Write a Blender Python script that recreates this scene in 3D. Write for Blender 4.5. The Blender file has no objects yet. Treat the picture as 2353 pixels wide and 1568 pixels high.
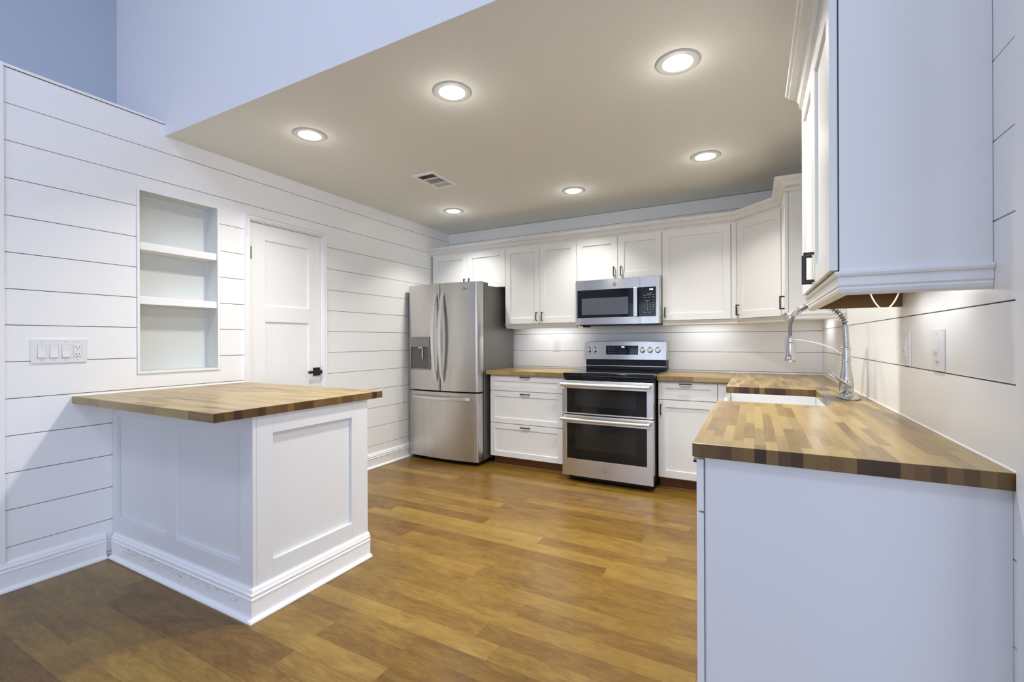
import bpy, bmesh, math, random
from mathutils import Vector, Matrix
random.seed(7)
C = bpy.context.scene.collection
SC = bpy.context.scene
PI = math.pi
# ------------------------------------------------------------------ camera
W, H = 3.684, 2.466            # right wall, kitchen ceiling height (left wall x=0, back wall y=0)
YS = -2.95                     # where the kitchen ceiling ends
cam = bpy.data.cameras.new('camera'); camo = bpy.data.objects.new('camera', cam); C.objects.link(camo)
cam.sensor_width = 36; cam.lens = 1045.44 / 2353 * 36; cam.clip_start = 0.05
yaw, pitch, roll = -.4889, -.0002, -.004
Fw = Vector((math.sin(yaw), math.cos(yaw), 0)); Rt = Vector((math.cos(yaw), -math.sin(yaw), 0)); Up = Vector((0, 0, 1))
F2 = Fw*math.cos(pitch) + Up*math.sin(pitch); U2 = Up*math.cos(pitch) - Fw*math.sin(pitch)
R3 = Rt*math.cos(roll) + U2*math.sin(roll); U3 = U2*math.cos(roll) - Rt*math.sin(roll)
M = Matrix((R3, U3, -F2)).transposed().to_4x4(); M.translation = Vector((3.193, -4.4186, 1.1983))
camo.matrix_world = M
SC.camera = camo
# ------------------------------------------------------------------ world, exposure
SC.view_settings.view_transform = 'Standard'; SC.view_settings.look = 'None'
SC.view_settings.gamma = 1; SC.view_settings.use_curve_mapping = False
SC.view_settings.exposure = 0.12
wd = bpy.data.worlds.new('world'); SC.world = wd; wd.use_nodes = True
bg = wd.node_tree.nodes['Background']; bg.inputs[0].default_value = (.55, .72, 1, 1); bg.inputs[1].default_value = 1.0
SC.cycles.max_bounces = 8; SC.cycles.diffuse_bounces = 6; SC.cycles.glossy_bounces = 4
SC.cycles.sample_clamp_indirect = 6; SC.cycles.caustics_reflective = False; SC.cycles.caustics_refractive = False
# ------------------------------------------------------------------ large lights
def area(name, loc, size, power, col, rot=(0, 0, 0), size_y=None, shape='RECTANGLE', spread=None):
    l = bpy.data.lights.new(name, 'AREA'); l.energy = power; l.color = col; l.shape = shape; l.size = size
    if shape == 'RECTANGLE' or shape == 'ELLIPSE': l.size_y = size_y or size
    if spread: l.spread = spread
    o = bpy.data.objects.new(name, l); C.objects.link(o); o.location = loc; o.rotation_euler = rot
    return o
DAY = (.71, .78, 1.0)
area('window_light', (3.2, -8.85, 1.25), 6.0, 62, DAY, (PI/2, 0, 0), 1.9)          # tall living-room windows behind the camera
area('side_fill_light', (7.05, -6.2, 1.35), 4.0, 102, DAY, (PI/2, 0, PI/2), 2.0)       # invented daylight source, added to brighten the left wall and island side
area('high_fill_light', (1.7, -5.45, 4.3), .8, 44, DAY, (0, 0, 0), .7)                       # high light added to cast the island counter's shadow; roof window invented
LAMP_COL = (1.0, .98, .915); LAMP_W = 7.6; LAMP_WF = 15.5     # back row, front row
UC_COL = (.93, .96, 1.0)

# ================================================================== node helpers
def mat(name, col=(.8, .8, .8), rough=.5, metal=0, spec=.5, coat=0, emit=None, estr=0):
    m = bpy.data.materials.new(name); m.use_nodes = True
    b = m.node_tree.nodes['Principled BSDF']
    b.inputs['Base Color'].default_value = (*col, 1); b.inputs['Roughness'].default_value = rough
    b.inputs['Metallic'].default_value = metal; b.inputs['Specular IOR Level'].default_value = spec
    b.inputs['Coat Weight'].default_value = coat; b.inputs['Coat Roughness'].default_value = .08
    if emit: b.inputs['Emission Color'].default_value = (*emit, 1); b.inputs['Emission Strength'].default_value = estr
    return m
class NT:
    def __init__(s, m): s.nt = m.node_tree; s.b = s.nt.nodes['Principled BSDF']
    def n(s, t, **k):
        x = s.nt.nodes.new(t)
        for a, v in k.items(): setattr(x, a, v)
        return x
    def put(s, sock, v):
        if isinstance(v, (int, float)): sock.default_value = v
        elif isinstance(v, tuple): sock.default_value = v if len(v) == len(sock.default_value) else (*v, 1)
        else: s.nt.links.new(v, sock)
    def m(s, op, a, b=0.0, c=None):
        x = s.n('ShaderNodeMath', operation=op); s.put(x.inputs[0], a); s.put(x.inputs[1], b)
        if c is not None: s.put(x.inputs[2], c)
        return x.outputs[0]
    def pos(s):
        g = s.n('ShaderNodeNewGeometry'); x = s.n('ShaderNodeSeparateXYZ'); s.nt.links.new(g.outputs['Position'], x.inputs[0])
        return x.outputs[0], x.outputs[1], x.outputs[2]
    def xyz(s, a, b, c):
        x = s.n('ShaderNodeCombineXYZ'); s.put(x.inputs[0], a); s.put(x.inputs[1], b); s.put(x.inputs[2], c); return x.outputs[0]
    def noise(s, vec, scale, detail=3, rough=.5, dist=0):
        x = s.n('ShaderNodeTexNoise'); s.put(x.inputs['Vector'], vec); s.put(x.inputs['Scale'], scale)
        x.inputs['Detail'].default_value = detail; x.inputs['Roughness'].default_value = rough; x.inputs['Distortion'].default_value = dist
        return x.outputs['Fac']
    def white(s, vec):
        x = s.n('ShaderNodeTexWhiteNoise', noise_dimensions='3D'); s.put(x.inputs['Vector'], vec); return x.outputs['Value']
    def ramp(s, f, stops, interp='LINEAR'):
        x = s.n('ShaderNodeValToRGB'); s.put(x.inputs[0], f); r = x.color_ramp; r.interpolation = interp
        while len(r.elements) < len(stops): r.elements.new(.5)
        for e, (p, c) in zip(r.elements, stops):
            e.position = p; e.color = (*c, 1) if isinstance(c, tuple) else (c, c, c, 1)
        return x.outputs[0]
    def mix(s, f, a, b, mode='MIX'):
        x = s.n('ShaderNodeMix', data_type='RGBA', blend_type=mode); s.put(x.inputs[0], f); s.put(x.inputs[6], a); s.put(x.inputs[7], b); return x.outputs[2]
    def planks(s, u, v, w, l, seed=0.):
        """staggered boards: u along, v across -> random per board, gap mask, u and v inside"""
        vr = s.m('DIVIDE', v, w); row = s.m('FLOOR', vr)
        off = s.white(s.xyz(row, seed, 3.3))
        ur = s.m('ADD', s.m('DIVIDE', u, l), s.m('MULTIPLY', off, 7.3)); col = s.m('FLOOR', ur)
        rnd = s.white(s.xyz(row, col, seed + 1.7))
        fv = s.m('SUBTRACT', vr, row); fu = s.m('SUBTRACT', ur, col)
        dv = s.m('MULTIPLY', s.m('MINIMUM', fv, s.m('SUBTRACT', 1.0, fv)), w)
        du = s.m('MULTIPLY', s.m('MINIMUM', fu, s.m('SUBTRACT', 1.0, fu)), l)
        return rnd, dv, du, row, col
    def bump(s, h, strength, dist=.002):
        x = s.n('ShaderNodeBump'); x.inputs['Strength'].default_value = strength; x.inputs['Distance'].default_value = dist
        s.put(x.inputs['Height'], h); s.nt.links.new(x.outputs[0], s.b.inputs['Normal'])

def wood_floor():
    m = mat('wood_floor', rough=.28, spec=.4); t = NT(m); x, y, z = t.pos()
    rnd, dv, du, row, col = t.planks(x, t.m('ADD', y, 20.003), .0985, 1.15)
    sh = t.m('MULTIPLY', rnd, 37.0)
    big = t.noise(t.xyz(t.m('MULTIPLY', x, 2.2), t.m('MULTIPLY', y, 7.0), sh), 1.6, 5, .62, .8)
    fine = t.noise(t.xyz(t.m('MULTIPLY', x, 9.0), t.m('MULTIPLY', y, 70.0), sh), 2.0, 5, .65, .4)
    mott = t.noise(t.xyz(t.m('MULTIPLY', x, 5.0), t.m('MULTIPLY', y, 16.0), sh), 2.6, 7, .72, .15)
    f = t.m('ADD', t.m('MULTIPLY', rnd, .22), t.m('ADD', t.m('MULTIPLY', big, .46), t.m('ADD', t.m('MULTIPLY', mott, .34), t.m('MULTIPLY', fine, .36))))
    c = t.ramp(f, [(.42, (.082, .037, .008)), (.60, (.155, .080, .014)), (.74, (.220, .127, .024)), (.92, (.31, .200, .045))])
    gap = t.m('MAXIMUM', t.m('LESS_THAN', dv, .0007), t.m('LESS_THAN', du, .0008))
    gk = t.m('MULTIPLY', gap, .55)
    c = t.mix(gk, c, (.03, .014, .006)); t.put(t.b.inputs['Base Color'], c)
    t.b.inputs['Roughness'].default_value = .28
    t.bump(t.m('ADD', t.m('MULTIPLY', fine, .25), t.m('MULTIPLY', t.m('SUBTRACT', 1.0, gap), 1.0)), .12, .0015)
    return m
def butcher(name, along, end=False, stains=False):
    m = mat(name, rough=.28, spec=.5); t = NT(m); x, y, z = t.pos()
    u, v = (x, y) if along == 'x' else (y, x)
    rnd, dv, du, row, col = t.planks(t.m('ADD', u, 20.0), t.m('ADD', v, 20.0), .027 if along == 'y' else .035, .27, 5.0)
    sh = t.m('MULTIPLY', rnd, 41.0)
    if end:
        gr = t.noise(t.xyz(t.m('MULTIPLY', u, 60.0), t.m('MULTIPLY', v, 120.0), t.m('ADD', sh, t.m('MULTIPLY', z, 190.0))), 1.0, 4, .6, 2.0)
    else:
        gr = t.noise(t.xyz(t.m('MULTIPLY', u, 5.0), t.m('MULTIPLY', v, 130.0), t.m('ADD', sh, t.m('MULTIPLY', z, 40.))), 1.4, 4, .62, .3)
    blot = t.noise(t.xyz(t.m('MULTIPLY', u, 8.0), t.m('MULTIPLY', v, 14.0), sh), 1.1, 3, .55, .2)
    if end: stops = [(.12, (.020, .009, .003)), (.36, (.055, .026, .008)), (.65, (.115, .060, .018)), (.95, (.20, .118, .036))]
    else:   stops = [(.05, (.075, .034, .009)), (.20, (.165, .092, .024)), (.42, (.27, .172, .050)), (.90, (.40, .285, .098))]
    f = t.m('ADD', t.m('MULTIPLY', rnd, .66), t.m('ADD', t.m('MULTIPLY', gr, .44), t.m('SUBTRACT', t.m('MULTIPLY', blot, .34), .17)))
    c = t.ramp(f, stops)
    gap = t.m('MAXIMUM', t.m('LESS_THAN', dv, .0004), t.m('LESS_THAN', du, .0004))
    c = t.mix(t.m('MULTIPLY', gap, .45), c, (.10, .05, .02))
    if stains:       # black water stains round the tap base
        def spot(cx_, cy_):
            dx = t.m('SUBTRACT', x, cx_); dy = t.m('SUBTRACT', y, cy_)
            return t.m('SQRT', t.m('ADD', t.m('MULTIPLY', dx, dx), t.m('MULTIPLY', t.m('MULTIPLY', dy, dy), .16)))
        d = t.m('MINIMUM', spot(3.525, -1.74), t.m('ADD', spot(3.535, -1.28), .02))
        nn = t.noise(t.xyz(x, y, 0.0), 42, 6, .7, .5)
        k = t.m('MULTIPLY', t.m('SUBTRACT', t.m('ADD', nn, t.m('MULTIPLY', t.m('SUBTRACT', .075, d), 4.8)), .50), 7.0)
        x2 = t.n('ShaderNodeClamp'); t.put(x2.inputs[0], k)
        c = t.mix(t.m('MULTIPLY', x2.outputs[0], .93), c, (.02, .017, .015))
    t.put(t.b.inputs['Base Color'], c)
    t.b.inputs['Roughness'].default_value = .28
    t.bump(t.m('SUBTRACT', t.m('MULTIPLY', gr, .10), gap), .06, .001)
    return m
def plaster(name, col, bump=.25, scale=55, rough=.75):
    m = mat(name, col, rough, spec=.25); t = NT(m); x, y, z = t.pos(); v = t.xyz(x, y, z)
    n1 = t.noise(v, scale, 4, .6, .6); n2 = t.noise(v, 3.0, 3, .5)
    c = t.mix(t.m('MULTIPLY', n2, .10), (*col, 1), (col[0]*.8, col[1]*.8, col[2]*.8, 1)); t.put(t.b.inputs['Base Color'], c)
    t.bump(n1, bump, .002); return m
def painted(name, col, rough=.35, spec=.4, bs=.05):
    m = mat(name, col, rough, spec=spec); t = NT(m); x, y, z = t.pos(); v = t.xyz(x, y, z)
    n1 = t.noise(v, 90, 3, .6); n2 = t.noise(v, 5.0, 4, .6, .5)
    c = t.mix(t.m('MULTIPLY', n2, .12), (*col, 1), (col[0]*.86, col[1]*.86, col[2]*.85, 1)); t.put(t.b.inputs['Base Color'], c)
    t.put(t.b.inputs['Roughness'], t.m('ADD', rough-.05, t.m('MULTIPLY', n2, .12)))
    t.bump(n1, bs, .001); return m
def steel(name, col=(.60, .585, .555), rough=.27, vert=True, aniso=.8, arot=.25):
    m = mat(name, col, rough, metal=1); t = NT(m); x, y, z = t.pos()
    if vert: v = t.xyz(t.m('MULTIPLY', x, 260.0), t.m('MULTIPLY', y, 260.0), t.m('MULTIPLY', z, 2.0))
    else: v = t.xyz(t.m('MULTIPLY', x, 2.0), t.m('MULTIPLY', y, 2.0), t.m('MULTIPLY', z, 320.0))
    n = t.noise(v, 1.0, 3, .6); s = t.noise(t.xyz(t.m('MULTIPLY', x, 3.0), t.m('MULTIPLY', y, 3.0), z), 3.0, 5, .65, .3)
    t.put(t.b.inputs['Roughness'], t.m('ADD', rough-.10, t.m('ADD', t.m('MULTIPLY', n, .08 if vert else .03), t.m('MULTIPLY', s, .14))))
    t.b.inputs['Anisotropic'].default_value = aniso
    tg = t.n('ShaderNodeTangent', direction_type='RADIAL', axis='Z'); t.nt.links.new(tg.outputs[0], t.b.inputs['Tangent']); t.b.inputs['Anisotropic Rotation'].default_value = arot
    c = t.mix(t.m('MULTIPLY', s, .55), (col[0]*1.12, col[1]*1.12, col[2]*1.12, 1), (col[0]*.72, col[1]*.72, col[2]*.72, 1)); t.put(t.b.inputs['Base Color'], c); return m

M_FLOOR = wood_floor()
M_BX, M_BXE = butcher('butcher_block_x', 'x'), butcher('butcher_end_x', 'x', True)
M_BY, M_BYE = butcher('butcher_block_y', 'y', False, True), butcher('butcher_end_y', 'y', True)
M_CEIL = plaster('ceiling_plaster', (.83, .84, .80), .35, 40)
M_SOFF = plaster('soffit_plaster', (.80, .80, .82), .30, 45)
M_BLUE = plaster('blue_grey_plaster', (.46, .52, .60), .35, 45)
M_SHIP = painted('shiplap_paint', (.90, .90, .895), .30, .45)
M_GROOVE = mat('shiplap_groove', (.10, .10, .10), .9)
M_TRIM = painted('trim_paint', (.90, .90, .90), .30, .5)
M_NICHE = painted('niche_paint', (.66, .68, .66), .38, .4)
M_CAB = painted('cabinet_paint', (.78, .78, .77), .33, .45)
M_ISL = painted('island_paint', (.74, .745, .755), .38, .4)  # greyed so the paint itself carries the island's shade
M_BOX = mat('cabinet_shadow_gap', (.05, .05, .05), .9)
M_UNDER = painted('raw_underside_wood', (.20, .125, .055), .6, .2, .3)
M_TOE = painted('toe_kick_wood', (.16, .068, .024), .45, .3, .3)
M_BLACK = mat('black_metal', (.012, .012, .012), .35, .0, .5)
M_STEELV = steel('brushed_steel_vertical', (.60, .58, .55), .30, vert=True)
M_STEELH = steel('brushed_steel_horizontal', (.62, .605, .58), .27, vert=False)
M_SGREY = mat('fridge_side_grey', (.17, .17, .165), .38, .35)
M_CHROME = mat('satin_nickel', (.58, .57, .55), .19, 1)
M_HAND = mat('handle_steel', (.76, .76, .76), .36, 1)
M_GLASS = mat('black_glass', (.006, .006, .007), .05, 0, .36)
M_WIN = mat('oven_window', (.016, .015, .013), .10, 0, .36)
M_MWIN = mat('microwave_window', (.085, .09, .11), .12, 0, .5)
M_BLKP = mat('black_plastic', (.010, .010, .012), .40, 0, .3)
M_DISP = mat('dispenser_grey', (.26, .26, .25), .4, .4)
M_DISPR = mat('dispenser_recess', (.12, .12, .115), .45, .3)
M_WPLAS = mat('white_plastic', (.80, .80, .81), .3, 0, .5)
M_SINK = mat('white_fireclay', (.70, .70, .70), .12, 0, .5, .5)
M_RING = mat('satin_lamp_trim', (.50, .50, .49), .45)
M_LENS = mat('lamp_lens', (1, 1, 1), .5, emit=(1.0, .97, .90), estr=14)
M_LED = mat('led_digits', (1, 1, 1), .5, emit=(.9, .95, 1.0), estr=2.5)
M_MARK = mat('panel_marking', (.55, .56, .60), .5)
M_DARKM = mat('dark_marking', (.06, .06, .06), .5)
M_VENTD = mat('vent_dark', (.05, .048, .045), .8)
M_STRIP = mat('led_strip', (1, 1, 1), .5, emit=(.93, .96, 1.0), estr=6)
M_HOSE = mat('grey_hose', (.16, .16, .17), .35, .3)
M_CABLE = mat('white_cable', (.75, .75, .72), .45)
def scuffed():
    m = painted('island_base_paint', (.90, .90, .90), .30, .5); t = NT(m); x, y, z = t.pos()
    old = t.b.inputs['Base Color'].links[0].from_socket
    n = t.noise(t.xyz(t.m('MULTIPLY', x, 22.0), y, t.m('MULTIPLY', z, 260.0)), 1.0, 5, .75)
    band = t.m('MULTIPLY', t.m('GREATER_THAN', x, .15), t.m('MULTIPLY', t.m('LESS_THAN', x, 1.25), t.m('LESS_THAN', y, -3.22)))
    zl = t.m('SUBTRACT', .085, t.m('ABSOLUTE', t.m('SUBTRACT', z, .078)))
    k = t.m('MULTIPLY', t.m('MULTIPLY', t.m('GREATER_THAN', zl, .066), band), t.m('GREATER_THAN', n, .585))
    t.put(t.b.inputs['Base Color'], t.mix(t.m('MULTIPLY', k, .75), old, (.09, .09, .10))); return m
M_SCUFF = scuffed()

# ================================================================== mesh helpers
def wloc(o):
    v = Vector((0, 0, 0))
    while o: v += Vector(o.location); o = o.parent
    return v
class MB:
    def __init__(s): s.bm = bmesh.new(); s.mi = 0
    def face(s, pts):
        f = s.bm.faces.new([s.bm.verts.new(p) for p in pts]); f.material_index = s.mi; return f
    def box(s, x0, x1, y0, y1, z0, z1):
        x0, x1 = min(x0, x1), max(x0, x1); y0, y1 = min(y0, y1), max(y0, y1); z0, z1 = min(z0, z1), max(z0, z1)
        v = [s.bm.verts.new(p) for p in ((x0,y0,z0),(x1,y0,z0),(x1,y1,z0),(x0,y1,z0),(x0,y0,z1),(x1,y0,z1),(x1,y1,z1),(x0,y1,z1))]
        for q in ((0,3,2,1),(4,5,6,7),(0,1,5,4),(1,2,6,5),(2,3,7,6),(3,0,4,7)):
            f = s.bm.faces.new([v[i] for i in q]); f.material_index = s.mi
        return s
    def fbox(s, fr, u0, u1, v0, v1, n0, n1):
        """box in a frame (origin, u axis, normal axis); v is up"""
        o, u, n = fr; P = lambda a, b, c: o + u*a + Vector((0, 0, b)) + n*c
        v = [s.bm.verts.new(P(*p)) for p in ((u0,v0,n0),(u1,v0,n0),(u1,v0,n1),(u0,v0,n1),(u0,v1,n0),(u1,v1,n0),(u1,v1,n1),(u0,v1,n1))]
        for q in ((0,3,2,1),(4,5,6,7),(0,1,5,4),(1,2,6,5),(2,3,7,6),(3,0,4,7)):
            f = s.bm.faces.new([v[i] for i in q]); f.material_index = s.mi
        return s
    def shaker(s, fr, u0, u1, v0, v1, t=.019, fw=.057, rec=.009, fwb=None):
        o, u, n = fr; P = lambda a, b, c: s.bm.verts.new(o + u*a + Vector((0, 0, b)) + n*c)
        fwb = fwb or fw
        R = lambda a0, a1, b0, b1, c: [P(a0,b0,c), P(a1,b0,c), P(a1,b1,c), P(a0,b1,c)]
        b = R(u0,u1,v0,v1,0); f = R(u0,u1,v0,v1,t); i = R(u0+fw,u1-fw,v0+fwb,v1-fwb,t); r = R(u0+fw+.002,u1-fw-.002,v0+fwb+.002,v1-fwb-.002,t-rec)
        F = s.bm.faces.new
        F(b[::-1]); F(r)
        for k in range(4):
            j = (k+1) % 4
            F([b[k], b[j], f[j], f[k]]); F([f[k], f[j], i[j], i[k]]); F([i[k], i[j], r[j], r[k]])
        return s
    def prism(s, prof, path, side=1, closed=False, caps=True):
        """sweep profile (d outward, z) along plan path with mitred corners"""
        pts = [Vector((p[0], p[1])) for p in path]; n = len(pts); rings = []
        for k in range(n):
            a = pts[k]-pts[k-1] if (k > 0 or closed) else None; b = pts[(k+1) % n]-pts[k] if (k < n-1 or closed) else None
            def nr(d): d = d.normalized(); return Vector((d.y, -d.x))*side
            if a is None: m = nr(b)
            elif b is None: m = nr(a)
            else:
                na, nb = nr(a), nr(b); m = (na+nb); m = m/(m.length_squared/2)
            rings.append([s.bm.verts.new((pts[k].x+m.x*d, pts[k].y+m.y*d, z)) for d, z in prof])
        L = len(prof)
        for k in range(n if closed else n-1):
            A, B = rings[k], rings[(k+1) % n]
            for i in range(L):
                j = (i+1) % L; f = s.bm.faces.new([A[i], A[j], B[j], B[i]]); f.material_index = s.mi
        if caps and not closed:
            for R in (rings[0], rings[-1]):
                f = s.bm.faces.new(R); f.material_index = s.mi
        return s
    def lathe(s, prof, c, ax='z', seg=32):
        """profile (r, h) round an axis through c; ax may be a Vector"""
        A = {'x': Vector((1,0,0)), 'y': Vector((0,1,0)), 'z': Vector((0,0,1))}[ax] if isinstance(ax, str) else ax.normalized()
        T = A.orthogonal().normalized(); B = A.cross(T); c = Vector(c); rings = []
        for r, h in prof:
            if r < 1e-6: rings.append([s.bm.verts.new(c+A*h)])
            else: rings.append([s.bm.verts.new(c+A*h+(T*math.cos(2*PI*k/seg)+B*math.sin(2*PI*k/seg))*r) for k in range(seg)])
        for a, b in zip(rings, rings[1:]):
            for k in range(seg):
                j = (k+1) % seg
                q = [a[k % len(a)], a[j % len(a)], b[j % len(b)], b[k % len(b)]]; u = []
                for v in q:
                    if v not in u: u.append(v)
                if len(u) > 2: f = s.bm.faces.new(u); f.material_index = s.mi; f.smooth = True
        return s
    def cyl(s, a, b, r, seg=20):
        a, b = Vector(a), Vector(b); L = (b-a).length
        return s.lathe([(0, 0), (r, 0), (r, L), (0, L)], a, b-a, seg)
    def tube(s, pts, r, seg=10, flat=None):
        pts = [Vector(p) for p in pts]; n = len(pts); rings = []; N = None
        for k in range(n):
            d = (pts[min(k+1, n-1)]-pts[max(k-1, 0)]).normalized()
            if N is None: N = d.orthogonal().normalized()
            N = (N - d*N.dot(d)).normalized(); B = d.cross(N); rr = r[k] if isinstance(r, list) else r
            rings.append([s.bm.verts.new(pts[k]+(N*math.cos(2*PI*i/seg)+B*math.sin(2*PI*i/seg))*rr) for i in range(seg)])
        for a, b in zip(rings, rings[1:]):
            for i in range(seg):
                j = (i+1) % seg; f = s.bm.faces.new([a[i], a[j], b[j], b[i]]); f.smooth = True; f.material_index = s.mi
        for R in (rings[0], rings[-1]): s.bm.faces.new(R).material_index = s.mi
        return s
    def strip(s, secs):
        """loft rectangular sections: list of 4-point loops"""
        rs = [[s.bm.verts.new(p) for p in q] for q in secs]
        for a, b in zip(rs, rs[1:]):
            L = len(a)
            for i in range(L):
                j = (i+1) % L; f = s.bm.faces.new([a[i], a[j], b[j], b[i]]); f.smooth = True; f.material_index = s.mi
        for R in (rs[0], rs[-1]): s.bm.faces.new(R).material_index = s.mi
        return s
    def text(s, txt, o, u, n, size, ext=.0006, align='CENTER'):
        cu = bpy.data.curves.new('t', 'FONT'); cu.body = txt; cu.size = size; cu.extrude = ext; cu.align_x = align; cu.align_y = 'CENTER'
        ob = bpy.data.objects.new('t', cu); C.objects.link(ob); bpy.context.view_layer.update()
        me = bpy.data.meshes.new_from_object(ob.evaluated_get(bpy.context.evaluated_depsgraph_get()))
        v = n.cross(u); R = Matrix((u, v, n)).transposed().to_4x4(); R.translation = Vector(o); me.transform(R); s.bm.from_mesh(me)
        bpy.data.objects.remove(ob); bpy.data.curves.remove(cu); bpy.data.meshes.remove(me)
        return s
    def build(s, name, mats, parent=None, bevel=0, loc=None, kind=None, label=None, cat=None, group=None, smooth=False, segs=2, recalc=True, weight=False):
        mats = mats if isinstance(mats, (list, tuple)) else [mats]
        if recalc: bmesh.ops.recalc_face_normals(s.bm, faces=s.bm.faces)
        if smooth:
            for f in s.bm.faces: f.smooth = True
        o = bpy.data.objects.new(name, None if False else bpy.data.meshes.new(name)); me = o.data
        if loc is not None: o.location = loc
        if parent: o.parent = parent
        off = wloc(o)
        for v in s.bm.verts: v.co -= off
        s.bm.to_mesh(me); s.bm.free()
        for m in mats: me.materials.append(m)
        if any(p.use_smooth for p in me.polygons): me.set_sharp_from_angle(angle=math.radians(32))
        C.objects.link(o)
        if bevel:
            b = o.modifiers.new('bevel', 'BEVEL'); b.width = bevel; b.segments = segs; b.limit_method = 'ANGLE'; b.angle_limit = math.radians(40); b.harden_normals = False
        tag(o, label, cat, group, kind); return o
def tag(o, label=None, cat=None, group=None, kind=None):
    if label: o['label'] = label
    if cat: o['category'] = cat
    if group: o['group'] = group
    if kind: o['kind'] = kind
    return o
def thing(name, loc, label, cat, group=None):
    o = bpy.data.objects.new(name, None); o.empty_display_size = .1; o.location = loc; C.objects.link(o)
    return tag(o, label, cat, group)
def dup(src, loc, label=None, group=None):
    def cp(o, par):
        c = o.copy(); C.objects.link(c); c.parent = par
        for ch in list(o.children): cp(ch, c)
        return c
    r = cp(src, None); r.location = loc
    if label: r['label'] = label
    if group: r['group'] = group
    return r
X, Y, Z = Vector((1, 0, 0)), Vector((0, 1, 0)), Vector((0, 0, 1))
def FR(x, y, u, n): return (Vector((x, y, 0)), Vector(u).normalized(), Vector(n).normalized())

# ================================================================== the setting
MB().box(-.8, 7.2, -9.2, .15, -.12, 0).build('floor', M_FLOOR, kind='structure')
ROWS = [.0285, .2075, .387, .5665, .746, .927, 1.1065, 1.286, 1.4625, 1.640, 1.8185, 2.0005, 2.182, 2.363, 2.547]
def boards(mb, fr, a0, a1, z0, z1, holes, rows, gap=.0036, th=.011, bevel=0):
    """horizontal boards between a0..a1; holes = [(a0,a1,z0,z1)]"""
    zs = [z0] + [r for r in rows if z0+.02 < r < z1-.01] + [z1]
    for lo, hi in zip(zs, zs[1:]):
        l = lo + (gap/2 if lo != z0 else 0); h = hi - (gap/2 if hi != z1 else 0)
        cuts = sorted({l, h} | {c for hh in holes for c in hh[2:] if l < c < h})
        for p, q in zip(cuts, cuts[1:]):
            mid = (p+q)/2; iv = [(a0, a1)]
            for (b0, b1, c0, c1) in holes:
                if c0 < mid < c1:
                    nv = []
                    for s0, s1 in iv:
                        if b1 <= s0 or b0 >= s1: nv.append((s0, s1)); continue
                        if s0 < b0: nv.append((s0, b0))
                        if b1 < s1: nv.append((b1, s1))
                    iv = nv
            for s0, s1 in iv: mb.fbox(fr, s0, s1, p, q, -th, 0)
# left wall: face at x=0. niche y -3.09..-2.64 z 1.02..2.10, door y -2.45..-1.75 z 0..2.11
NI = (-3.084, -2.644, 1.026, 2.096); DO = (-2.425, -1.775, 0, 2.075)
m = MB()
frl = FR(0, 0, Y, X)
boards(m, frl, -3.632, 0, 0, 2.547, [(NI[0]-.0125, NI[1]+.0125, NI[2]-.0125, NI[3]+.0125), DO], ROWS)
m.mi = 1
for a0, a1, b0, b1 in ((-3.632, NI[0]-.0125, 0, 2.54), (NI[1]+.0125, DO[0], 0, 2.54), (DO[1], .0, 0, 2.54), (NI[0]-.0125, NI[1]+.0125, 0, NI[2]-.0125), (NI[0]-.0125, NI[1]+.0125, NI[3]+.0125, 2.54), (DO[0], DO[1], DO[3], 2.54)):
    m.box(-.13, -.0105, a0, a1, b0, b1)
m.build('wall_left', [M_SHIP, M_GROOVE], kind='structure')
# niche lining
m = MB()
D = .125
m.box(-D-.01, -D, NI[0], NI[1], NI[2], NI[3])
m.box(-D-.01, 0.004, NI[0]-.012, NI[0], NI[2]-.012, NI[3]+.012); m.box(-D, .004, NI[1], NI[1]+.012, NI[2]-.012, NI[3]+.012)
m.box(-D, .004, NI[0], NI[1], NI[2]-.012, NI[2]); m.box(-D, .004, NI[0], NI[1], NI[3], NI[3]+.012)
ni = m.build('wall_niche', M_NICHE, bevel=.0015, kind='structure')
m = MB()
for b_ in ((NI[0]-.012, NI[0]-.0005, NI[2]-.012, NI[3]+.012), (NI[1]+.0005, NI[1]+.012, NI[2]-.012, NI[3]+.012), (NI[0]-.0005, NI[1]+.0005, NI[2]-.012, NI[2]-.0005), (NI[0]-.0005, NI[1]+.0005, NI[3]+.0005, NI[3]+.012)):
    m.box(.0042, .0075, *b_)
m.build('trim_3', M_TRIM, kind='structure')
for z in (1.749, 1.426):
    sh = MB().box(-D+.001, -.004, NI[0]+.001, NI[1]-.001, z, z+.045)
    sh.build('niche_shelf', M_TRIM, bevel=.0015, label='thick white shelf in the wall niche, ' + ('upper of the two' if z > 1.6 else 'lower of the two'), cat='shelf', group='shelves in the wall niche')
# blue wall beyond the boards, ledge, recessed upper wall
m = MB(); m.box(-.13, -.004, -9.0, -3.634, 0, 2.547).build('wall_left_living', M_BLUE, kind='structure')
MB().box(-.62, -.0, -9.0, YS, 2.535, 2.547).build('trim_ledge', M_TRIM, kind='structure')
MB().box(-.74, -.615, -9.0, YS, 2.3, 4.6).build('wall_left_upper', M_BLUE, kind='structure')
m = MB(); m.box(-.006, .010, -3.656, -3.632, .13, 2.552); m.box(-.004, .006, -3.634, -2.952, 2.538, 2.552)
m.build('trim_1', M_TRIM, bevel=.001, kind='structure')
# back wall
m = MB(); frb = FR(0, 0, X, -Y)
RB = [r-.0 for r in ROWS]; RB[6] = 1.094; RB[7] = 1.270; RB[13] = 2.343
boards(m, frb, 0.0, W-.0005, 0, H-.004, [], RB); m.mi = 1; m.box(-.13, W+.13, .0105, .13, 0, H+.1)
m.build('wall_back', [M_SHIP, M_GROOVE], kind='structure')
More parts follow.
